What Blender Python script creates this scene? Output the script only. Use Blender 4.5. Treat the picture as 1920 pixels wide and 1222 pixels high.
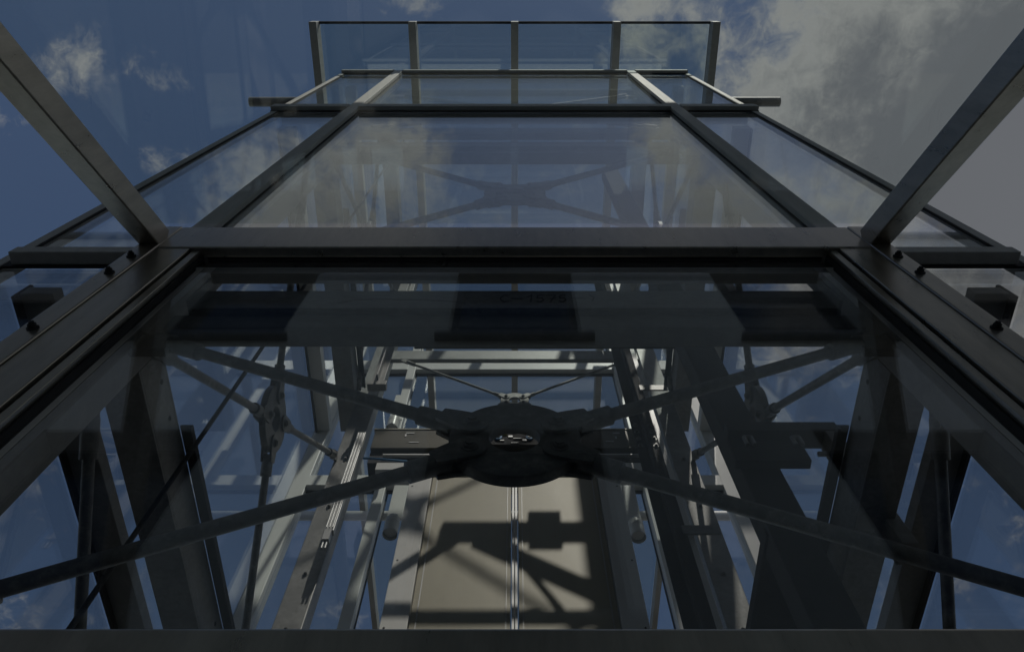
import bpy, bmesh, math, random
from mathutils import Vector, Matrix
random.seed(7)
R = math.radians
for o in list(bpy.data.objects):
    bpy.data.objects.remove(o)
SC = bpy.context.scene
COL = SC.collection
EYE = 1.60                       # camera height above the ground; heights below are measured from the eye

# ------------------------------------------------------------------ camera
cam_d = bpy.data.cameras.new('camera'); cam = bpy.data.objects.new('camera', cam_d); COL.objects.link(cam)
cam_d.sensor_fit = 'HORIZONTAL'; cam_d.sensor_width = 36.0; cam_d.lens = 26.62
cam_d.shift_x = -5 / 1920
cam_d.clip_start = 0.02; cam_d.clip_end = 3000
cam.location = (0, 0, EYE); cam.rotation_euler = (R(90 + 65.37), 0, 0)
SC.camera = cam

# ------------------------------------------------------------------ light
SUN_EL, SUN_AZ = 58.0, 159.0      # azimuth clockwise from +Y: behind the camera, to the right
sd = Vector((math.sin(R(SUN_AZ)) * math.cos(R(SUN_EL)), math.cos(R(SUN_AZ)) * math.cos(R(SUN_EL)), math.sin(R(SUN_EL))))
sun_d = bpy.data.lights.new('sun', 'SUN'); sun = bpy.data.objects.new('sun', sun_d); COL.objects.link(sun)
sun_d.energy = 5.0; sun_d.angle = R(0.9); sun_d.color = (1.0, 0.95, 0.87)
sun.rotation_euler = (-sd).to_track_quat('-Z', 'Y').to_euler()
sun.location = sd * 60

SC.render.engine = 'CYCLES'
SC.view_settings.view_transform = 'Standard'; SC.view_settings.look = 'None'
SC.view_settings.gamma = 1.0; SC.view_settings.exposure = -1.25; SC.view_settings.use_curve_mapping = False
SC.cycles.use_denoising = True; SC.cycles.use_adaptive_sampling = True; SC.cycles.adaptive_threshold = 0.02
SC.cycles.max_bounces = 7; SC.cycles.glossy_bounces = 4; SC.cycles.diffuse_bounces = 3
SC.cycles.transparent_max_bounces = 24; SC.cycles.transmission_bounces = 8
SC.cycles.caustics_reflective = False; SC.cycles.caustics_refractive = False
SC.cycles.sample_clamp_indirect = 4.0

# ------------------------------------------------------------------ world: clear sky with broken cloud
W = bpy.data.worlds.new('World'); SC.world = W; W.use_nodes = True
wt = W.node_tree; wt.nodes.clear()
def wn(kind, **kw):
    n = wt.nodes.new(kind)
    for k, v in kw.items(): setattr(n, k, v)
    return n
def _in(node, i, v):
    if isinstance(v, (int, float)): node.inputs[i].default_value = v
    elif isinstance(v, tuple): node.inputs[i].default_value = v
    else: wt.links.new(v, node.inputs[i])
def m(op, a, b=0.0, c=None, clamp=False):
    n = wn('ShaderNodeMath', operation=op, use_clamp=clamp); _in(n, 0, a); _in(n, 1, b)
    if c is not None: _in(n, 2, c)
    return n.outputs[0]
def sstep(x, lo, hi):
    n = wn('ShaderNodeMapRange', interpolation_type='SMOOTHSTEP'); _in(n, 0, x); _in(n, 1, lo); _in(n, 2, hi); _in(n, 3, 0.0); _in(n, 4, 1.0)
    return n.outputs[0]
tc = wn('ShaderNodeTexCoord'); sep = wn('ShaderNodeSeparateXYZ'); wt.links.new(tc.outputs['Generated'], sep.inputs[0])
zc = m('MAXIMUM', sep.outputs[2], 0.12)
px, py = m('DIVIDE', sep.outputs[0], zc), m('DIVIDE', sep.outputs[1], zc)
pc = wn('ShaderNodeCombineXYZ'); wt.links.new(px, pc.inputs[0]); wt.links.new(py, pc.inputs[1]); pc.inputs[2].default_value = 3.7
def fbm(scale, detail, rough, dist, off=0.0):
    mp = wn('ShaderNodeMapping'); wt.links.new(pc.outputs[0], mp.inputs[0]); mp.inputs[1].default_value = (off, off * 1.7, off * .6)
    n = wn('ShaderNodeTexNoise'); wt.links.new(mp.outputs[0], n.inputs['Vector'])
    n.inputs['Scale'].default_value = scale; n.inputs['Detail'].default_value = detail
    n.inputs['Roughness'].default_value = rough; n.inputs['Distortion'].default_value = dist
    return n.outputs['Fac']
big = fbm(5.2, 7, 0.62, 0.35, 1.3); fine = fbm(30, 5, 0.70, 0.5, 5.1); slow = fbm(1.6, 1, 0.5, 0.0, 9.2)
def vm(op, a, b=None, c=None):
    n = wn('ShaderNodeVectorMath', operation=op)
    for i, v in enumerate((a, b, c)):
        if v is not None: _in(n, i, v)
    return n.outputs['Value'] if op == 'DOT_PRODUCT' else n.outputs['Vector']
def blob(cx, cy, sx, sy, amp, acc):
    q = vm('MULTIPLY_ADD', pc.outputs[0], (1 / sx, 1 / sy, 0), (-cx / sx, -cy / sy, 0))
    return m('MULTIPLY_ADD', m('POWER', 0.3679, vm('DOT_PRODUCT', q, q)), amp, acc)
BLOBS = [                                   # where the cloud banks lie, on the plane of the cloud base
    (0.66, 0.16, 0.33, 0.25, 0.62), (1.15, 0.10, 0.5, 0.5, 0.5),
    (-0.13, -0.19, 0.07, 0.07, 0.22), (-0.27, -0.25, 0.13, 0.08, 0.23), (-0.42, -0.36, 0.18, 0.09, 0.24), (0.20, -0.20, 0.05, 0.06, 0.26), (0.27, -0.28, 0.08, 0.07, 0.24), (0.50, -0.31, 0.14, 0.09, 0.24),
    (0.03, -0.18, 0.07, 0.05, -0.20), (-0.03, -0.31, 0.14, 0.04, 0.17),
    (-0.57, 0.10, 0.08, 0.05, 0.085), (-0.46, 0.11, 0.10, 0.05, 0.165), (-0.46, 0.205, 0.05, 0.04, 0.15), (-0.66, 0.17, 0.05, 0.05, 0.16),
    (-0.12, 0.02, 0.05, 0.04, 0.18), (0.15, 0.03, 0.05, 0.08, 0.16), (0.36, 0.5, 0.12, 0.08, 0.12), (-0.1, -0.62, 0.6, 0.15, 0.22),
]
plen = wn('ShaderNodeVectorMath', operation='LENGTH'); wt.links.new(vm('MULTIPLY', pc.outputs[0], (1, 1, 0)), plen.inputs[0])
bias = m('MULTIPLY_ADD', sstep(plen.outputs['Value'], 0.95, 1.7), 0.15, -0.135)      # broken cloud all round
for b in BLOBS: bias = blob(*b, bias)
dens = m('ADD', m('ADD', m('MULTIPLY', big, 0.66), m('MULTIPLY', fine, 0.34)), bias)
cov = sstep(dens, 0.465, 0.67)
sky = wn('ShaderNodeTexSky', sky_type='NISHITA'); sky.sun_disc = False
sky.sun_elevation = R(SUN_EL); sky.sun_rotation = R(SUN_AZ); sky.air_density = 1.0; sky.dust_density = 0.6; sky.ozone_density = 2.0
thick = sstep(dens, 0.62, 0.88)
ccol = wn('ShaderNodeCombineXYZ')
for i, (k0, k1) in enumerate(((6.0, 2.9), (6.0, 3.05), (5.9, 3.35))): wt.links.new(m('MULTIPLY', m('ADD', m('MULTIPLY', slow, 0.30), 0.72), m('MULTIPLY_ADD', thick, k1 - k0, k0)), ccol.inputs[i])
mixc = wn('ShaderNodeMix', data_type='RGBA'); wt.links.new(cov, mixc.inputs['Factor'])
wt.links.new(sky.outputs[0], mixc.inputs[6]); wt.links.new(ccol.outputs[0], mixc.inputs[7])
bg = wn('ShaderNodeBackground'); wt.links.new(mixc.outputs[2], bg.inputs[0]); bg.inputs[1].default_value = 0.12
W.cycles.sampling_method = 'MANUAL'; W.cycles.sample_map_resolution = 512
wo = wn('ShaderNodeOutputWorld'); wt.links.new(bg.outputs[0], wo.inputs[0])

# ------------------------------------------------------------------ materials
def material(name, col, rough=0.5, metal=0.0, var=0.12, scale=6.0, bump=0.0, bscale=60.0, spangle=0.0, streak=None, coat=0.0, col2=None, dust=0.0):
    mt = bpy.data.materials.new(name); mt.use_nodes = True; nt = mt.node_tree
    b = nt.nodes['Principled BSDF']; b.inputs['Metallic'].default_value = metal
    tcn = nt.nodes.new('ShaderNodeTexCoord'); mp = nt.nodes.new('ShaderNodeMapping'); nt.links.new(tcn.outputs['Object'], mp.inputs[0])
    if streak: mp.inputs['Scale'].default_value = streak
    nz = nt.nodes.new('ShaderNodeTexNoise'); nt.links.new(mp.outputs[0], nz.inputs['Vector'])
    nz.inputs['Scale'].default_value = scale; nz.inputs['Detail'].default_value = 7; nz.inputs['Roughness'].default_value = 0.65
    rp = nt.nodes.new('ShaderNodeValToRGB'); nt.links.new(nz.outputs['Fac'], rp.inputs[0])
    c0 = col2 or tuple(x * (1 - var) for x in col); c1 = tuple(min(1, x * (1 + var)) for x in col)
    rp.color_ramp.elements[0].position = 0.32; rp.color_ramp.elements[1].position = 0.68
    rp.color_ramp.elements[0].color = (*c0, 1); rp.color_ramp.elements[1].color = (*c1, 1)
    out = rp.outputs[0]
    if spangle:
        vo = nt.nodes.new('ShaderNodeTexVoronoi'); nt.links.new(mp.outputs[0], vo.inputs['Vector']); vo.inputs['Scale'].default_value = 70
        hs = nt.nodes.new('ShaderNodeHueSaturation'); nt.links.new(out, hs.inputs['Color'])
        mr = nt.nodes.new('ShaderNodeMapRange'); sx = nt.nodes.new('ShaderNodeSeparateColor'); nt.links.new(vo.outputs['Color'], sx.inputs[0])
        nt.links.new(sx.outputs[0], mr.inputs[0]); mr.inputs[3].default_value = 1 - spangle; mr.inputs[4].default_value = 1 + spangle
        nt.links.new(mr.outputs[0], hs.inputs['Value']); out = hs.outputs[0]
    if dust:
        nd = nt.nodes.new('ShaderNodeTexNoise'); nt.links.new(tcn.outputs['Object'], nd.inputs['Vector']); nd.inputs['Scale'].default_value = 23; nd.inputs['Detail'].default_value = 6; nd.inputs['Roughness'].default_value = 0.75
        dr = nt.nodes.new('ShaderNodeMapRange'); nt.links.new(nd.outputs['Fac'], dr.inputs[0]); dr.inputs[1].default_value = 0.50; dr.inputs[2].default_value = 0.74; dr.inputs[3].default_value = 0; dr.inputs[4].default_value = dust
        dm = nt.nodes.new('ShaderNodeMix'); dm.data_type = 'RGBA'; nt.links.new(dr.outputs[0], dm.inputs['Factor']); nt.links.new(out, dm.inputs[6]); dm.inputs[7].default_value = (0.52, 0.49, 0.44, 1)
        out = dm.outputs[2]
    nt.links.new(out, b.inputs['Base Color'])
    rr = nt.nodes.new('ShaderNodeMapRange'); nt.links.new(nz.outputs['Fac'], rr.inputs[0])
    rr.inputs[3].default_value = max(0.05, rough - 0.10); rr.inputs[4].default_value = min(1, rough + 0.10)
    nt.links.new(rr.outputs[0], b.inputs['Roughness'])
    if bump:
        n2 = nt.nodes.new('ShaderNodeTexNoise'); nt.links.new(tcn.outputs['Object'], n2.inputs['Vector']); n2.inputs['Scale'].default_value = bscale; n2.inputs['Detail'].default_value = 4
        bp = nt.nodes.new('ShaderNodeBump'); bp.inputs['Strength'].default_value = bump; bp.inputs['Distance'].default_value = 0.01
        nt.links.new(n2.outputs['Fac'], bp.inputs['Height']); nt.links.new(bp.outputs[0], b.inputs['Normal'])
    return mt
def glass(name, tint, dirt=0.007, f0=0.08):
    mt = bpy.data.materials.new(name); mt.use_nodes = True; nt = mt.node_tree; nt.nodes.clear()
    out = nt.nodes.new('ShaderNodeOutputMaterial')
    lw = nt.nodes.new('ShaderNodeLayerWeight'); lw.inputs['Blend'].default_value = 0.5     # facing = 1 - |cos|
    p5 = nt.nodes.new('ShaderNodeMath'); p5.operation = 'POWER'; nt.links.new(lw.outputs['Facing'], p5.inputs[0]); p5.inputs[1].default_value = 5
    fr = nt.nodes.new('ShaderNodeMath'); fr.operation = 'MULTIPLY_ADD'; nt.links.new(p5.outputs[0], fr.inputs[0]); fr.inputs[1].default_value = 1 - f0; fr.inputs[2].default_value = f0
    tr = nt.nodes.new('ShaderNodeBsdfTransparent'); tr.inputs[0].default_value = (*tint, 1)
    gl = nt.nodes.new('ShaderNodeBsdfGlossy'); gl.inputs['Roughness'].default_value = 0.0; gl.inputs[0].default_value = (0.97, 0.98, 0.99, 1)
    mx = nt.nodes.new('ShaderNodeMixShader'); nt.links.new(fr.outputs[0], mx.inputs[0]); nt.links.new(tr.outputs[0], mx.inputs[1]); nt.links.new(gl.outputs[0], mx.inputs[2])
    df = nt.nodes.new('ShaderNodeBsdfDiffuse'); df.inputs[0].default_value = (0.55, 0.56, 0.55, 1)
    tcn = nt.nodes.new('ShaderNodeTexCoord'); nz = nt.nodes.new('ShaderNodeTexNoise'); mp = nt.nodes.new('ShaderNodeMapping')
    mp.inputs['Scale'].default_value = (1.5, 1.5, 0.9); nt.links.new(tcn.outputs['Object'], mp.inputs[0]); nt.links.new(mp.outputs[0], nz.inputs['Vector'])
    nz.inputs['Scale'].default_value = 2.5; nz.inputs['Detail'].default_value = 3; nz.inputs['Roughness'].default_value = 0.7
    mr = nt.nodes.new('ShaderNodeMapRange'); nt.links.new(nz.outputs['Fac'], mr.inputs[0]); mr.inputs[1].default_value = 0.35; mr.inputs[2].default_value = 0.8
    mr.inputs[3].default_value = dirt * 0.25; mr.inputs[4].default_value = dirt * 2.0
    m2 = nt.nodes.new('ShaderNodeMixShader'); nt.links.new(mr.outputs[0], m2.inputs[0]); nt.links.new(mx.outputs[0], m2.inputs[1]); nt.links.new(df.outputs[0], m2.inputs[2])
    nt.links.new(m2.outputs[0], out.inputs[0])
    return mt
M = dict(
    portal=material('bronze_anodised', (0.46, 0.42, 0.36), 0.30, 0.8, 0.18, 5, 0.02, 200, streak=(4, 4, 0.8), dust=0.25),
    cap=material('aluminium_cap', (0.50, 0.49, 0.465), 0.68, 0.15, 0.10, 4, 0.03, 200, streak=(6, 6, 0.6)),
    white=material('white_powder_coat', (0.80, 0.79, 0.755), 0.42, 0.0, 0.06, 3, 0.02, 150),
    galv=material('galvanised_steel', (0.24, 0.24, 0.232), 0.5, 0.45, 0.22, 5, 0.06, 90, spangle=0.12),
    steel=material('grey_painted_steel', (0.25, 0.247, 0.235), 0.5, 0.1, 0.2, 5, 0.05, 120, dust=0.4),
    rod=material('galvanised_rod', (0.165, 0.163, 0.155), 0.5, 0.3, 0.3, 14, 0.05, 150, spangle=0.1, dust=0.5),
    dark=material('dark_oiled_steel', (0.045, 0.045, 0.047), 0.88, 0.0, 0.25, 8, 0.05, 120),
    black=material('black_gasket', (0.012, 0.012, 0.013), 0.75, 0.0, 0.1),
    door=material('beige_door_sheet', (0.50, 0.465, 0.365), 0.45, 0.05, 0.07, 2, 0.03, 6, streak=(3, 3, 0.8), dust=0.25),
    brown=material('brown_header_sheet', (0.085, 0.078, 0.058), 0.45, 0.2, 0.15, 6),
    bright=material('brushed_aluminium', (0.55, 0.55, 0.54), 0.45, 0.5, 0.08, 9, streak=(1, 1, 0.1)),
    yellow=material('yellow_label', (0.62, 0.5, 0.06), 0.5), blue=material('blue_plastic', (0.06, 0.25, 0.5), 0.4),
    lamp=material('white_lamp_body', (0.72, 0.71, 0.68), 0.35, 0.0, 0.05), ink=material('marker_ink', (0.045, 0.045, 0.045), 0.6),
    plaster=material('grey_plaster', (0.84, 0.83, 0.80), 0.85, 0.0, 0.10, 1.2, 0.15, 40),
    bframe=material('dark_window_frame', (0.05, 0.055, 0.06), 0.4), sill=material('zinc_sill', (0.20, 0.21, 0.22), 0.45, 0.4),
    ground=material('paving', (0.085, 0.085, 0.08), 0.9, 0.0, 0.2, 0.8, 0.2, 8),
    wglass=material('dark_window_glass', (0.012, 0.016, 0.022), 0.06, 0.0, 0.05),
    glass=glass('facade_glass', (0.957, 0.963, 0.962)), roofglass=glass('roof_glass', (0.91, 0.95, 0.94), 0.008),
    canglass=glass('canopy_glass', (0.93, 0.955, 0.945), 0.004, 0.042),
)

# ------------------------------------------------------------------ mesh helpers (heights relative to the eye)
class MB:
    def __init__(s): s.v = []; s.f = []; s.sm = []
    def add(s, vs, fs, smooth=False):
        k = len(s.v); s.v += [tuple(v) for v in vs]; s.f += [tuple(i + k for i in f) for f in fs]; s.sm += [smooth] * len(fs); return s
    def box(s, x0, x1, y0, y1, z0, z1):
        x0, x1 = min(x0, x1), max(x0, x1); y0, y1 = min(y0, y1), max(y0, y1); z0, z1 = min(z0, z1), max(z0, z1)
        vs = [(x, y, z) for z in (z0, z1) for y in (y0, y1) for x in (x0, x1)]
        return s.add(vs, [(0, 2, 3, 1), (4, 5, 7, 6), (0, 1, 5, 4), (2, 6, 7, 3), (0, 4, 6, 2), (1, 3, 7, 5)])
    def obox(s, c, ax, ay, az):                      # oriented box: centre and three half-axis vectors
        c, ax, ay, az = map(Vector, (c, ax, ay, az))
        if ax.cross(ay).dot(az) < 0: ax = -ax
        vs = [c + i * ax + j * ay + k * az for k in (-1, 1) for j in (-1, 1) for i in (-1, 1)]
        return s.add(vs, [(0, 2, 3, 1), (4, 5, 7, 6), (0, 1, 5, 4), (2, 6, 7, 3), (0, 4, 6, 2), (1, 3, 7, 5)])
    def tube(s, p0, p1, r0, r1=None, n=20, cap=True):
        p0, p1 = Vector(p0), Vector(p1); r1 = r0 if r1 is None else r1
        d = (p1 - p0).normalized(); a = d.orthogonal().normalized(); b = d.cross(a)
        ring = [a * math.cos(2 * math.pi * i / n) + b * math.sin(2 * math.pi * i / n) for i in range(n)]
        s.add([p0 + q * r0 for q in ring] + [p1 + q * r1 for q in ring], [(i, (i + 1) % n, n + (i + 1) % n, n + i) for i in range(n)], True)
        if cap:
            s.add([p0 + q * r0 for q in ring], [tuple(reversed(range(n)))]); s.add([p1 + q * r1 for q in ring], [tuple(range(n))])
        return s
    def prism(s, pts, N, t, hole=None):              # flat outline (3D points, coplanar) given thickness t along N, optional hole outline of equal count
        N = Vector(N).normalized() * (t / 2); n = len(pts); P = [Vector(p) for p in pts]
        if hole is None:
            s.add([p - N for p in P] + [p + N for p in P], [tuple(reversed(range(n))), tuple(range(n, 2 * n))] + [(i, (i + 1) % n, n + (i + 1) % n, n + i) for i in range(n)])
        else:
            Hh = [Vector(h) for h in hole]
            vs = [p - N for p in P] + [p + N for p in P] + [h - N for h in Hh] + [h + N for h in Hh]
            fs = []
            for i in range(n):
                j = (i + 1) % n
                fs += [(i, j, n + j, n + i), (3 * n + i, 3 * n + j, 2 * n + j, 2 * n + i), (2 * n + i, 2 * n + j, j, i), (n + i, n + j, 3 * n + j, 3 * n + i)]
            s.add(vs, fs)
        return s
    def build(s, name, mat, parent=None, bevel=0.0, flatz=False):
        me = bpy.data.meshes.new(name); P = [Vector(v) + Vector((0, 0, 0 if flatz else EYE)) for v in s.v]
        org = Vector((0, 0, 0))
        me.from_pydata(P, [], s.f); me.polygons.foreach_set('use_smooth', s.sm); me.update()
        me.materials.append(M[mat] if isinstance(mat, str) else mat)
        o = bpy.data.objects.new(name, me); COL.objects.link(o)
        if parent is not None: o.parent = parent; o.matrix_parent_inverse = Matrix.Translation(-parent.location)
        if bevel:
            b = o.modifiers.new('bevel', 'BEVEL'); b.width = bevel; b.segments = 2; b.limit_method = 'ANGLE'; b.angle_limit = R(50)
        return o
def B(*a): return MB().box(*a)
def thing(name, label, cat, loc=(0, 0, 0), group=None):
    o = bpy.data.objects.new(name, None); o.empty_display_size = 0.2; o.location = loc; COL.objects.link(o)
    o['label'] = label; o['category'] = cat
    if group: o['group'] = group
    return o
def tag(o, label, cat, group=None):
    o['label'] = label; o['category'] = cat
    if group: o['group'] = group
    return o
def struct(o): o['kind'] = 'structure'; return o
GZ = -EYE                                             # ground level in eye heights
def bolt(mb, p, n, r=0.012, h=0.012, washer=1.6):
    p, n = Vector(p), Vector(n).normalized()
    mb.tube(p, p + n * 0.003, r * washer, n=14); mb.tube(p + n * 0.003, p + n * (0.003 + h), r, n=6); mb.tube(p + n * (0.003 + h), p + n * (0.009 + h), r * .62, n=10)
    return mb

# ------------------------------------------------------------------ ground
struct(MB().add([(-600, -600, 0), (600, -600, 0), (600, 600, 0), (-600, 600, 0)], [(0, 1, 2, 3)]).build('ground', 'ground', flatz=True))

# ------------------------------------------------------------------ the glass tower shell
GY = 0.95                                             # front glass
BY = 3.90                                             # rear glass
SX = 1.85                                             # side glass
tower = thing('glass_tower', 'tall glazed lift tower with grey aluminium mullions seen from below', 'glass tower', (0, GY, 0))
MX = 1.268
# front glass panes: columns x rows
rows = [(0.80, 2.56), (2.64, 6.05), (6.22, 8.60)]
cols = [(-SX, -MX - 0.012), (-MX + 0.012, MX - 0.012), (MX + 0.012, SX)]
for z0, z1 in rows + [(GZ + 0.02, 0.58)]:
    for x0, x1 in cols:
        low = abs(x0) < 1.27 and x1 > 1 and z1 < 2.6
        if low: B(-1.06, 1.06, 0.848, 0.862, z0 - 0.03 if z0 > 0 else z0, 2.56 if z0 > 0 else z1).build('pane', 'glass', tower)
        else: B(x0, x1, GY, GY + 0.014, z0 + 0.004, z1 - 0.004).build('pane', 'glass', tower)
for sgn in (-1, 1):
    # mullion behind the glass, with pressure cap in front and black joint gaskets
    mu = B(sgn * (MX - 0.03), sgn * (MX + 0.03), GY + 0.018, GY + 0.10, GZ, 8.62).build('mullion', 'white', tower, 0.003)
    B(sgn * (MX - 0.044), sgn * (MX + 0.044), GY - 0.034, GY - 0.006, 2.66, 8.72).build('pressure_cap', 'cap', mu, 0.003)
    MB().box(sgn * (MX - 0.050), sgn * (MX - 0.014), GY - 0.0055, GY - 0.0006, 2.64, 8.6).box(sgn * (MX + 0.014), sgn * (MX + 0.050), GY - 0.0055, GY - 0.0006, 2.64, 8.6).build('gasket', 'black', mu)
    # corner profile: slim cap at the edge of the front glass
    ed = B(sgn * (SX + 0.002), sgn * (SX + 0.045), GY - 0.012, GY + 0.05, GZ, 8.62).build('corner_post', 'cap', tower, 0.003)
    B(sgn * (SX - 0.006), sgn * (SX + 0.001), GY - 0.010, GY - 0.0008, GZ, 8.6).build('gasket', 'black', ed)
    # side glass in three tiers, its sill beams and the white rear corner posts
    for z0, z1 in [(GZ + 0.02, 2.56), (2.70, 5.98), (6.12, 8.60)]:
        B(sgn * SX, sgn * (SX + 0.012), GY + 0.06, BY - 0.075, z0, z1).build('pane', 'glass', tower)
    sb = B(sgn * 1.711, sgn * 1.835, GY + 0.11, BY - 0.075, 2.60, 2.665).build('side_transom', 'steel', tower, 0.004)
    B(sgn * 1.836, sgn * 1.849, GY + 0.11, BY - 0.075, 2.57, 2.69).build('gasket', 'black', sb)
    st = B(sgn * 1.72, sgn * 1.835, GY + 0.11, BY - 0.075, 6.00, 6.10).build('side_transom', 'white', tower, 0.004)
    B(sgn * 1.8355, sgn * 1.849, GY + 0.11, BY - 0.075, 5.97, 6.13).build('gasket', 'black', st)
    B(sgn * 1.72, sgn * 1.835, GY + 0.11, BY - 0.075, 8.50, 8.60).build('side_transom', 'white', tower, 0.004)
    rp = B(sgn * 1.735, sgn * 1.862, BY - 0.07, BY + 0.06, GZ, 8.60).build('corner_post', 'white', tower, 0.005)
    B(sgn * 1.863, sgn * 1.872, BY - 0.06, BY + 0.05, GZ, 8.60).build('gasket', 'black', rp)
    # rear mullion
    rm = B(sgn * 1.065, sgn * 1.150, BY - 0.09, BY - 0.002, GZ, 8.60).build('mullion', 'white', tower, 0.004)
    B(sgn * 1.052, sgn * 1.062, BY - 0.012, BY - 0.001, GZ, 8.60).build('gasket', 'black', rm)
    # outer sill beams of the front, with deep shadow joint
    tr = B(sgn * 1.255, sgn * 1.815, GY - 0.062, GY - 0.012, 2.573, 2.632).build('transom', 'cap', tower, 0.004)
    B(sgn * 1.26, sgn * (SX - 0.005), GY - 0.011, GY - 0.001, 2.565, 2.64).build('gasket', 'black', tr)
# front transom caps
for z0, z1, ext in [(6.06, 6.21, 0.06), (8.605, 8.70, 0.035)]:
    for x0, x1 in [(-SX - ext, -MX - 0.0445), (-MX + 0.0445, MX - 0.0445), (MX + 0.0445, SX + ext)]:
        t = B(x0, x1, GY - 0.045, GY - 0.014, z0 + 0.03, z1).build('transom', 'cap', tower, 0.003)
        B(x0 + 0.004, x1 - 0.004, GY - 0.0135, GY + 0.001, z0, z1 - 0.01).build('gasket', 'black', t)
    B(-SX + 0.02, SX - 0.02, GY + 0.020, GY + 0.09, z0 + 0.02, z1 - 0.02).build('inner_transom', 'white', tower, 0.003)
# rear glazing
for z0, z1 in [(GZ, 2.2), (2.3, 5.15), (5.31, 7.20), (7.42, 8.6)]:
    for x0, x1 in [(-1.73, -1.152), (-1.063, 1.063), (1.152, 1.73)]:
        if z0 < 5 and abs(x0) < 1.1 and x1 > 0.5: continue      # the door stands open to the landing here
        B(x0, x1, BY - 0.03, BY - 0.016, z0, z1).build('pane', 'glass', tower)
for z0, z1 in [(2.2, 2.3), (5.16, 5.30), (7.205, 7.415), (8.5, 8.6)]:
    for x0, x1 in [(-1.734, -1.151), (-1.064, 1.064), (1.151, 1.734)]:
        t = B(x0, x1, BY - 0.085, BY - 0.005, z0, z1).build('transom', 'white', tower, 0.004)
        B(x0, x1, BY - 0.032, BY - 0.006, z0 - 0.018, z0 - 0.001).build('gasket', 'black', t)

# ------------------------------------------------------------------ entrance portal with its sloping glass canopy
can = thing('entrance_canopy', 'dark bolted portal frame with sloping glass canopy over the viewer', 'canopy', (0, 0.8, 0))
XI, XO = 1.180, 1.250
PF, PB = 0.80, 0.885
for sgn in (-1, 1):
    po = B(sgn * XI, sgn * XO, PF, PB, GZ, 2.594).build('post', 'portal', can, 0.004)
    B(sgn * 1.0685, sgn * (XI - 0.001), PF + 0.006, PB, GZ, 2.3705).build('jamb_profile', 'portal', po, 0.003)
    B(sgn * 1.061, sgn * 1.068, PF + 0.022, PB - 0.002, GZ, 2.3705).build('shadow_gap', 'black', po)
    B(sgn * 1.036, sgn * 1.0605, PF + 0.014, 0.846, GZ, 2.3705).build('glazing_bead', 'portal', po, 0.002)
    B(sgn * 1.028, sgn * 1.0355, PF + 0.030, 0.8475, GZ, 2.3705).build('gasket', 'black', po)
    for z in (2.272, 2.128, 1.732, 1.30):
        bolt(MB(), (sgn * 1.214, PF, z), (0, -1, 0), 0.0105, 0.010, 1.45).build('bolt', 'dark', po)
    # sloping rafter
    d = Vector((0, 0.6285, 0.5605)).normalized(); up = Vector((0, -d.z, d.y))
    far = Vector((sgn * (XI + XO) / 2, 0.797, 2.394)); L = 2.0
    c = far - d * (L / 2 - 0.055) + up * 0.0415
    MB().obox(c, (0.0342, 0, 0), d * (L / 2), up * 0.0415).build('rafter', 'portal', can, 0.004)
    B(sgn * (XI + 0.002), sgn * (XO - 0.002), -0.66, -0.59, GZ, 1.10).build('post', 'portal', can, 0.004)
B(-XI + 0.002, XI - 0.002, PF + 0.002, PF + 0.038, 2.372, 2.592).build('head_beam', 'portal', can, 0.005)
B(-XI + 0.002, XI - 0.002, 0.866, GY - 0.002, 2.575, 2.66).build('flashing', 'black', can)
B(-1.0175, 1.0175, PF + 0.039, 0.8475, 2.375, 2.392).build('gasket', 'black', can)
B(-XI + 0.002, XI - 0.002, PF + 0.001, 0.846, 0.56, 0.765).build('lintel_beam', 'portal', can, 0.005)
B(-XI + 0.002, XI - 0.002, -0.655, -0.60, 1.02, 1.10).build('eaves_beam', 'portal', can, 0.004)
d = Vector((0, 0.6285, 0.5605)).normalized(); up = Vector((0, -d.z, d.y))
MB().obox(Vector((0, 0.797, 2.394)) - d * 0.98 + up * 0.094, (XO + 0.01, 0, 0), d * 1.00, up * 0.006).build('pane', 'canglass', can)

# ------------------------------------------------------------------ long glass roof over tower and landing
roof = thing('glass_roof', 'flat glass roof on five grey ribs projecting beyond the tower top', 'roof', (0, 0.45, 9.1 + EYE))
RX = [-2.262, -1.150, 0.0, 1.150, 2.262]; RY0, RY1 = 0.44, 10.6
for i, x in enumerate(RX):
    r = B(x - 0.042, x + 0.042, RY0, RY1, 9.10, 9.28).build('rib', 'cap', roof, 0.004)
    B(x - 0.030, x + 0.030, RY0 + 0.02, RY1, 9.2805, 9.286).build('gasket', 'black', r)
seams = [RY0 + 0.012, 3.3, 6.9, RY1]
for i in range(4):
    for a, b in zip(seams[:-1], seams[1:]):
        B(RX[i] + 0.004, RX[i + 1] - 0.004, a + 0.006, b - 0.006, 9.288, 9.304).build('pane', 'roofglass', roof)
    B(RX[i] + 0.043, RX[i + 1] - 0.043, RY0 + 0.002, RY0 + 0.030, 9.235, 9.278).build('edge_rail', 'dark', roof)
for sgn in (-1, 1):
    MB().tube((sgn * 2.30, 1.30, 9.06), (sgn * 3.07, 1.30, 9.06), 0.055, n=28, cap=False).tube((sgn * 2.30, 1.30, 9.06), (sgn * 3.069, 1.30, 9.06), 0.049, n=28).build('rain_spout', 'steel', roof)

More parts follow.
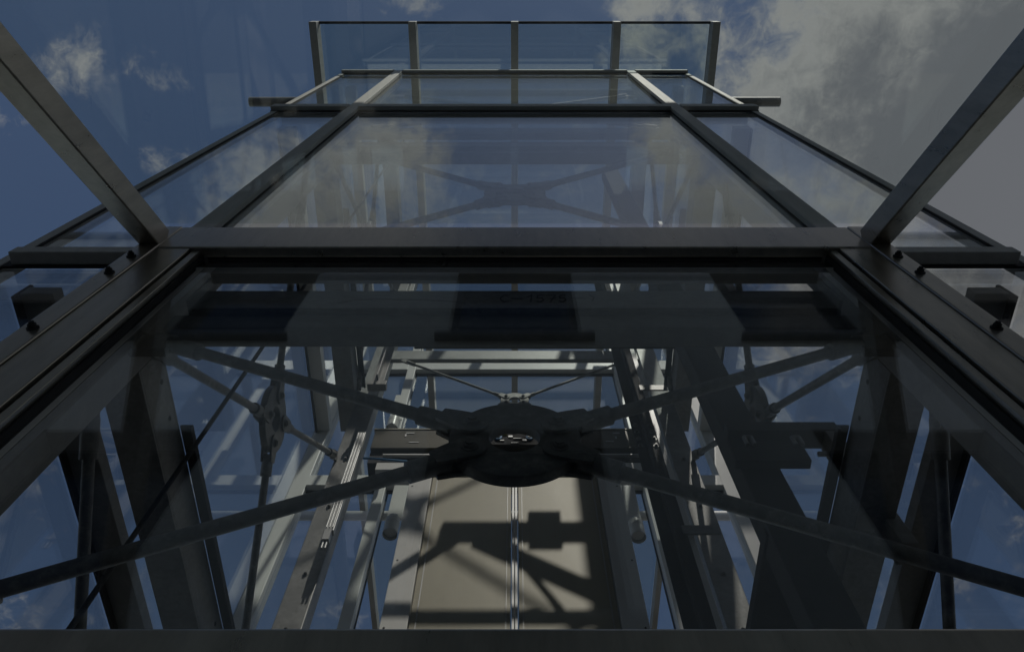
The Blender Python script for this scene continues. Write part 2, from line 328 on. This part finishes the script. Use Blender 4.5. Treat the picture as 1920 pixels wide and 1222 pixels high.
# ------------------------------------------------------------------ inner steel frame
frame = thing('steel_frame', 'galvanised steel lift shaft frame of columns and ring beams inside the glass', 'steel frame', (0, 1.1, 0))
FLOORS = [0.0, 2.94]                                 # ring levels repeat at this spacing
for sgn in (-1, 1):
    cf = B(sgn * 1.25, sgn * 1.42, 1.055, 1.19, GZ, 8.4).build('column', 'steel', frame, 0.006)
    cb = B(sgn * 1.10, sgn * 1.26, 3.05, 3.17, GZ, 8.4).build('column', 'galv', frame, 0.006)
    for z in (2.9, 3.3, 3.9, 4.42):
        bolt(MB(), (sgn * 1.18, 3.05, z), (0, -1, 0), 0.011, 0.010).build('bolt', 'galv', cb)
    for dz in FLOORS + [5.75]:
        rb = MB().box(sgn * 1.253, sgn * 1.396, 1.192, 3.30, 2.23 + dz, 2.242 + dz).box(sgn * 1.253, sgn * 1.262, 1.192, 3.30, 2.242 + dz, 2.404 + dz).box(sgn * 1.387, sgn * 1.396, 1.192, 3.30, 2.242 + dz, 2.404 + dz).box(sgn * 1.253, sgn * 1.396, 1.192, 3.30, 2.404 + dz, 2.416 + dz).build('ring_beam', 'galv', frame, 0.002)
        for y in (1.30, 1.45, 1.95, 2.45, 2.9):
            MB().tube((sgn * 1.2525, y, 2.36 + dz), (sgn * 1.2515, y, 2.36 + dz), 0.010, n=12).build('bolt_hole', 'black', rb)
        if dz < 5:
            ra = MB().box(sgn * 1.205, sgn * 1.251, 1.52, 3.0, 2.417 + dz, 2.427 + dz).box(sgn * 1.205, sgn * 1.214, 1.52, 3.0, 2.40 + dz, 2.417 + dz).build('edge_angle', 'dark', frame)
        # gusset lugs that take the cross braces
        MB().box(sgn * 1.13, sgn * 1.249, 1.085, 1.115, 2.19 + dz, 2.30 + dz).build('gusset', 'steel', frame, 0.002)
for dz in FLOORS:
    B(-1.249, 1.249, 1.125, 1.205, 2.445 + dz, 2.552 + dz).build('ring_beam', 'steel', frame, 0.004)
    gb = MB().box(-1.19, 1.19, 1.10, 1.110, 2.557 + dz, 2.727 + dz).box(-1.19, 1.19, 1.111, 1.18, 2.557 + dz, 2.567 + dz).box(-1.19, 1.19, 1.111, 1.15, 2.717 + dz, 2.727 + dz).build('channel_beam', 'galv', frame, 0.002)
    for sgn in (-1, 1):
        B(sgn * 1.192, sgn * 1.204, 1.07, 1.18, 2.56 + dz, 2.79 + dz).build('end_plate', 'galv', frame, 0.002)
    B(-1.20, 1.20, 1.055, 1.10, 2.797 + dz, 3.055 + dz).build('edge_plate', 'steel', frame, 0.003)
    if dz == 0:                                       # hand-written mark on the beam
        ink = MB()
        def stroke(pts, w=0.0028):
            for (xa, za), (xb, zb) in zip(pts[:-1], pts[1:]):
                a = Vector((xa, 1.0992, za)); b2 = Vector((xb, 1.0992, zb)); dd = (b2 - a); n = Vector((-dd.z, 0, dd.x)).normalized() * w
                ink.obox((a + b2) / 2, dd / 2 + dd.normalized() * w * .6, n, (0, 0.0006, 0))
        x0, z0, hh = -0.025, 2.615, 0.065
        def glyph(x, pts, s=0.034): stroke([(x + a * s, z0 + b * hh) for a, b in pts])
        glyph(x0 - .03, [(.95, .95), (.45, 1), (.05, .6), (.05, .35), (.4, 0), (.9, .1)]); glyph(x0 + .012, [(0, .5), (1.2, .48)])
        glyph(x0 + .075, [(0, .7), (.45, 1), (.3, 0)]); glyph(x0 + .105, [(.9, 1), (.25, .95), (.15, .55), (.65, .6), (.85, .3), (.5, 0), (.05, .08)])
        glyph(x0 + .148, [(0, .95), (.95, 1), (.35, 0)]); glyph(x0 + .158, [(0, .5), (.8, .52)], .028); glyph(x0 + .19, [(.9, 1), (.25, .95), (.15, .55), (.65, .6), (.85, .3), (.5, 0), (.05, .08)])
        glyph(x0 + .25, [(0, .5), (1.1, .55)]); glyph(x0 + .30, [(.3, 1), (.8, .7), (.5, .1)])
        stroke([(-.66, 2.60), (-.60, 2.635), (-.50, 2.64), (-.36, 2.635), (-.22, 2.615)], 0.002)
        ink.build('marker_writing', 'ink', gb)['kind'] = 'stuff'
for z0, z1 in [(2.23, 2.42), (5.97, 6.14), (8.05, 8.2)]:
    B(-1.099, 1.099, 3.06, 3.10, z0, z1).build('ring_beam', 'galv', frame, 0.004)
B(-1.249, 1.249, 1.06, 1.12, 8.2, 8.3).build('ring_beam', 'steel', frame, 0.004)
fp = B(0.955, 1.2, 1.92, 3.02, 2.28, 2.33).build('floor_plate', 'dark', frame, 0.003)

# ------------------------------------------------------------------ cross braces
def cross_brace(name, label, C, U, V, a, b, s=1.0, rod_r=0.0185, up=True, down=True, cover=None, grp='cross braces of the shaft'):
    """hub disc at C in the plane of unit vectors U,V; rods run to C +- a U +- b V"""
    C, U, V = Vector(C), Vector(U), Vector(V); N = U.cross(V).normalized()
    t = thing(name, label, 'cross brace', C + Vector((0, 0, EYE)), grp)
    n = 64; Ro, Ri = 0.172 * s, 0.066 * s
    ci = lambda r: [C + U * (r * math.cos(2 * math.pi * i / n)) + V * (r * math.sin(2 * math.pi * i / n)) for i in range(n)]
    MB().prism(ci(Ro), N, 0.034 * s, ci(Ri)).build('hub_disc', 'rod', t, 0.003)
    for sx in (-1, 1):
        for sy in (-1, 1):
            end = U * (sx * a) + V * (sy * b); d = end.normalized(); Ln = end.length; q = N.cross(d).normalized()
            eye = C + d * 0.127 * s
            rod = MB().tube(C + d * 0.27 * s, C + d * (Ln - 0.10 * s), rod_r, n=20).build('rod', 'rod', t)
            fk = MB()
            for off in (-1, 1):                        # two cheeks of the fork
                pts = [eye - d * 0.044 * s * math.cos(th) + q * 0.044 * s * math.sin(th) for th in [math.pi * (k / 12 - .5) for k in range(13)]]
                pts += [eye + d * 0.05 * s + q * 0.037 * s, eye + d * 0.10 * s + q * 0.026 * s, eye + d * 0.10 * s - q * 0.026 * s, eye + d * 0.05 * s - q * 0.037 * s]
                fk.prism([p + N * off * 0.0225 * s for p in pts], N, 0.010 * s)
            fk.tube(eye + d * 0.062 * s, C + d * 0.235 * s, 0.029 * s, rod_r * 1.45, n=24).tube(C + d * 0.235 * s, C + d * 0.295 * s, rod_r * 1.5, n=24)
            fk.build('fork_end', 'rod', rod)
            pin = MB(); bolt(pin, eye + N * 0.0275 * s, N, 0.019 * s, 0.008 * s, 1.25); bolt(pin, eye - N * 0.0275 * s, -N, 0.019 * s, 0.008 * s, 1.25)
            pin.build('pin_bolt', 'rod', rod)
            e2 = MB().tube(C + d * (Ln - 0.20 * s), C + d * (Ln - 0.07 * s), rod_r * 1.5, n=18)
            e2.obox(C + d * (Ln - 0.04 * s), d * 0.06 * s, q * 0.032 * s, N * 0.012 * s)
            e2.build('end_sleeve', 'rod', rod)
    return t
EX, EZ, EY = (1, 0, 0), (0, 0, 1), (0, 1, 0)
cross_brace('cross_brace', 'big dark cross brace with round hub across the lower front glass', (0, 1.10, 1.671), EX, EZ, 1.20, 0.615)
cross_brace('cross_brace', 'cross brace seen hazily behind the cloud-reflecting upper front glass', (0, 1.10, 4.165), EX, EZ, 1.20, 1.27)
cross_brace('cross_brace', 'side cross brace on the left with upright oval hub and pale rods', (-1.25, 2.07, 3.36), EY, EZ, 0.95, 1.06)
cross_brace('cross_brace', 'side cross brace on the right beside the dark lift post', (1.25, 2.07, 3.36), EY, EZ, 0.95, 1.06)
cross_brace('cross_brace', 'lower left side brace, single dark rod left of the steel beams', (-1.34, 2.12, 1.56), EY, EZ, 0.92, 0.53)
cross_brace('cross_brace', 'lower right side brace, single dark rod right of the steel beams', (1.34, 2.12, 1.56), EY, EZ, 0.92, 0.53)
cross_brace('cross_brace', 'small pale cross brace at the back above the lift door', (0, 3.06, 5.24), EX, EZ, 0.98, 0.70, 0.66, 0.011)
cross_brace('cross_brace', 'upper left side brace high inside the glass tower', (-1.25, 2.07, 6.28), EY, EZ, 0.95, 1.06)
cross_brace('cross_brace', 'upper right side brace high inside the glass tower', (1.25, 2.07, 6.28), EY, EZ, 0.95, 1.06)
cross_brace('cross_brace', 'topmost front cross brace, mostly behind the upper transom of the tower', (0, 1.10, 7.14), EX, EZ, 1.20, 0.98)

# ------------------------------------------------------------------ lift landing door at the back of the shaft
DY = 3.06
door = thing('lift_door', 'beige two-panel lift door at the back of the shaft, sunlit in patches', 'lift door', (0, DY, 2.2 + EYE))
for sgn in (-1, 1):
    dp = B(sgn * 0.022, sgn * 0.552, DY, DY + 0.035, 2.22, 4.26).build('door_panel', 'door', door, 0.003)
    B(sgn * 0.515, sgn * 0.521, DY - 0.004, DY - 0.0005, 2.22, 4.255).build('fold_line', 'bright', dp)
    B(sgn * 0.044, sgn * 0.048, DY - 0.004, DY - 0.0005, 2.22, 4.255).build('fold_line', 'bright', dp)
    MB().box(sgn * 0.003, sgn * 0.016, DY - 0.012, DY + 0.03, 2.22, 4.26).build('closing_edge', 'bright', dp)
    ja = B(sgn * 0.556, sgn * 0.70, DY - 0.02, DY + 0.16, 2.22, 4.245).build('jamb', 'white', door, 0.004)
    for z in (4.1, 3.4, 2.9):
        MB().tube((sgn * 0.675, DY - 0.0205, z), (sgn * 0.675, DY - 0.0215, z), 0.006, n=10).build('screw', 'black', ja)
hd = B(-1.02, 0.98, DY - 0.05, DY + 0.10, 4.50, 4.735).build('header', 'brown', door, 0.004)
B(-1.03, 0.985, DY - 0.056, DY + 0.105, 4.736, 4.748).build('header_lip', 'door', hd)
for x, z, w, h in [(-.76, 4.69, .06, .010), (-.79, 4.66, .012, .03), (.74, 4.69, .05, .012), (.73, 4.63, .012, .03), (.68, 4.58, .06, .010), (-.72, 4.57, .07, .008)]:
    B(x - w / 2, x + w / 2, DY - 0.054, DY - 0.051, z - h / 2, z + h / 2).build('slot', 'bright', hd)
dt = B(-1.02, 0.98, DY - 0.02, DY + 0.12, 4.36, 4.49).build('track', 'dark', door, 0.003)
B(-0.92, 0.92, DY - 0.045, DY - 0.021, 4.425, 4.437).build('track_rail', 'bright', dt)
B(-0.95, 0.95, DY - 0.03, DY + 0.10, 4.27, 4.352).build('track_cover', 'white', door, 0.003)
op = B(-0.20, 0.20, DY - 0.075, DY - 0.052, 4.505, 4.73).build('operator', 'dark', door, 0.003)
for x in (-.115, .105):
    MB().tube((x, DY - 0.076, 4.585), (x, DY - 0.09, 4.585), 0.026, n=20).build('roller', 'blue', op)
    MB().tube((x, DY - 0.0905, 4.585), (x, DY - 0.096, 4.585), 0.011, n=12).build('hub_cap', 'bright', op)
for x, z, w, h, mt in [(-.07, 4.635, .03, .025, 'yellow'), (0.0, 4.66, .035, .014, 'yellow'), (-.12, 4.63, .04, .006, 'bright'), (-.03, 4.60, .03, .02, 'bright'), (.02, 4.575, .06, .006, 'bright'), (.07, 4.555, .03, .02, 'bright'), (-.09, 4.55, .03, .008, 'bright'), (.0, 4.52, .05, .008, 'bright')]:
    B(x - w / 2, x + w / 2, DY - 0.084, DY - 0.076, z - h / 2, z + h / 2).build('operator_fitting', mt, op)

# ------------------------------------------------------------------ lift rails and post on the right
gr = thing('guide_rail', 'dark bolted guide rail rising right of the lift door', 'guide rail', (0.86, 2.7, 0))
gy = 2.70
r1 = MB().box(0.775, 0.925, gy, gy + 0.012, GZ, 8.3).box(0.84, 0.856, gy - 0.06, gy, GZ, 8.3).build('rail', 'dark', gr, 0.002)
B(0.928, 0.965, gy + 0.02, gy + 0.12, GZ, 8.3).build('backing_strip', 'white', gr, 0.003)
for z in (4.30, 4.22, 4.14, 4.06):
    for x in (0.80, 0.90):
        bolt(MB(), (x, gy, z), (0, -1, 0), 0.011, 0.010).build('bolt', 'galv', r1)
for z in (4.75, 3.2):
    B(0.90, 1.10, gy - 0.02, gy - 0.008, z, z + 0.07).build('rail_clip', 'galv', gr, 0.002)
gl_ = thing('guide_rail', 'galvanised guide rail rising left of the lift door', 'guide rail', (-1.0, 2.75, 0))
MB().box(-1.075, -0.985, 2.75, 2.76, 5.0, 8.3).box(-1.035, -1.025, 2.69, 2.75, 5.0, 8.3).build('rail', 'galv', gl_, 0.002)
B(-1.10, -0.96, 2.74, 2.80, 4.94, 4.998).build('rail_clip', 'galv', gl_, 0.002)

lp = thing('lift_post', 'broad dark lift post at the right with a clamp bracket', 'lift post', (1.05, 1.9, 0))
B(0.965, 1.135, 1.90, 2.02, GZ, 8.3).build('post', 'dark', lp, 0.005)
def clamp(dz):
    br = MB().box(0.925, 1.245, 1.83, 1.875, 2.645 + dz, 2.80 + dz).build('clamp_bracket', 'dark', lp, 0.004)
    B(0.94, 1.43, 1.80, 1.897, 2.83 + dz, 2.90 + dz).build('clamp_arm', 'dark', br, 0.003)
    for x in (0.985, 1.19):
        MB().tube((x, 1.79, 2.70 + dz), (x, 1.79, 2.76 + dz), 0.009, n=10).tube((x + .03, 1.79, 2.70 + dz), (x + .03, 1.79, 2.76 + dz), 0.009, n=10).tube((x, 1.79, 2.76 + dz), (x + .03, 1.79, 2.76 + dz), 0.009, n=10).build('u_bolt', 'galv', br)
    B(1.36, 1.42, 1.80, 1.90, 2.10 + dz, 2.828 + dz).build('hanger', 'steel', br, 0.003)
    MB().tube((1.30, 1.85, 2.72 + dz), (1.50, 1.85, 2.72 + dz), 0.012, n=12).build('tie_rod', 'galv', br)
clamp(0); clamp(2.3)
ca = B(-0.12, 1.13, 2.162, 2.22, 5.10, 5.21).build('shadow_caster_arm', 'dark', lp, 0.003)  # added arms, block and struts, unseen behind the ring beams, casting shadows on the door
B(0.985, 1.115, 2.022, 2.160, 5.11, 5.18).build('shadow_caster_bracket', 'dark', ca, 0.003)
B(0.40, 0.60, 2.222, 2.25, 4.94, 5.26).build('shadow_caster_block', 'dark', ca, 0.003)
for p0, p1, r in [((1.02, 2.19, 4.50), (0.10, 2.19, 5.09), 0.040), ((-0.62, 2.19, 4.50), (-0.02, 2.19, 5.09), 0.030), ((0.26, 2.19, 5.09), (0.60, 2.19, 4.50), 0.016)]:
    MB().tube(p0, p1, r, n=14).build('shadow_caster_strut', 'dark', ca)
B(-0.66, 1.13, 2.165, 2.215, 4.465, 4.495).build('shadow_caster_lower_arm', 'dark', ca, 0.003)

# ------------------------------------------------------------------ small things in the shaft
def spot(x, y, z, label):
    t = thing('spot_lamp', label, 'lamp', (x, y, z + EYE), 'white canister lamps')
    MB().tube((x, y, z), (x, y, z + 0.15), 0.052, n=28, cap=False).tube((x, y, z + 0.03), (x, y, z + 0.15), 0.0465, n=28).build('canister', 'lamp', t)
    MB().tube((x, y, z), (x, y, z + 0.006), 0.0545, n=28, cap=False).tube((x, y, z + 0.02), (x, y, z + 0.029), 0.040, n=24).build('lens', 'bright', t)
    MB().tube((x, y, z + 0.10), (x, y, z + 0.106), 0.0535, n=28).build('trim_ring', 'bright', t)
    MB().tube((x, y, z + 0.152), (x, y, z + 0.185), 0.043, 0.036, n=24).build('collar', 'bright', t)
    MB().box(x - 0.055, x + 0.055, y + 0.02, y + 0.032, z + 0.187, z + 0.62).box(x - .03, x + .03, y - .02, y + .019, z + .187, z + .20).build('bracket', 'white', t, 0.002)
spot(-0.865, 3.50, 4.17, 'white canister lamp left of the lift door')
spot(0.855, 3.50, 4.14, 'white canister lamp right of the lift door')
spot(-1.05, 3.50, 5.52, 'white canister lamp above the door header on the left')
tag(MB().tube((-1.13, 1.5, -0.2), (-1.13, 1.5, 8.0), 0.0085, n=10).build('hoist_cable', 'dark'), 'thin dark cable hanging straight down at the left', 'cable')
tl = thing('cable_trunking', 'short ribbed aluminium trunking left of the lift door', 'trunking', (-1.07, 2.9, 3.5 + EYE))
MB().box(-1.10, -1.045, 2.89, 2.93, 3.48, 4.52).box(-1.093, -1.088, 2.882, 2.89, 3.5, 4.5).box(-1.075, -1.07, 2.882, 2.89, 3.5, 4.5).box(-1.057, -1.052, 2.882, 2.89, 3.5, 4.5).build('channel', 'bright', tl, 0.002)
MB().box(-1.095, -1.055, 2.885, 2.92, 3.40, 3.478).tube((-1.085, 2.90, 3.34), (-1.085, 2.90, 3.40), 0.007, n=8).tube((-1.065, 2.90, 3.34), (-1.065, 2.90, 3.40), 0.007, n=8).build('plug', 'bright', tl)
cb = MB(); pts = [(-1.02, 2.93, 4.26), (-0.95, 2.93, 4.255), (-0.85, 2.93, 4.24), (-0.72, 2.94, 4.235)]
for a, b in zip(pts[:-1], pts[1:]): cb.tube(a, b, 0.008, n=10)
tag(cb.build('blue_cable', 'blue'), 'short blue cable under the left end of the door header', 'cable')
tag(MB().tube((-2.4, 4.5, 5.62), (2.4, 4.5, 5.62), 0.045, n=20).build('rear_pipe', 'white'), 'horizontal white pipe crossing behind the rear glass', 'pipe')

# ------------------------------------------------------------------ the house behind the viewer, met in the reflections
hs = thing('plastered_house', 'grey plastered house with dark windows mirrored in the glass', 'house', (0, -1.4, 0))
HY = -1.4; wall = MB()
xs = [-5.8, -2.9, 0.0, 2.9, 5.8]; ww = 1.31
levels = [(-0.7, 1.2), (3.00, 4.88), (6.47, 8.35)]
zs = [GZ]; 
for a, b in levels: zs += [a, b]
zs.append(10.10)
edges = [-8.5]
for x in xs: edges += [x - ww / 2, x + ww / 2]
edges.append(8.5)
for i in range(len(zs) - 1):
    if i % 2 == 0: wall.box(-8.5, 8.5, HY - 0.45, HY, zs[i], zs[i + 1])
    else:
        for k in range(0, len(edges), 2): wall.box(edges[k], edges[k + 1], HY - 0.45, HY, zs[i], zs[i + 1])
wall.build('wall', 'plaster', hs)
B(-8.5, 8.5, HY - 7, HY - 0.455, GZ, 10.05).build('house_body', 'plaster', hs)
B(-8.7, 8.7, HY - 7.2, HY + 0.06, 10.105, 10.24).build('roof_edge', 'sill', hs)
for x in xs:
    for a, b in levels:
        w = MB().box(x - ww / 2, x - ww / 2 + .07, HY - .26, HY - .19, a, b).box(x + ww / 2 - .07, x + ww / 2, HY - .26, HY - .19, a, b).box(x - ww / 2 + .07, x + ww / 2 - .07, HY - .26, HY - .19, a, a + .07).box(x - ww / 2 + .07, x + ww / 2 - .07, HY - .26, HY - .19, b - .07, b).build('window', 'bframe', hs)
        B(x - ww / 2 + .07, x + ww / 2 - .07, HY - .24, HY - .22, a + .07, b - .07).build('pane', 'wglass', w)
        B(x - ww / 2 - .10, x + ww / 2 + .10, HY + 0.002, HY + .09, a - .05, a - .002).build('sill', 'sill', w)
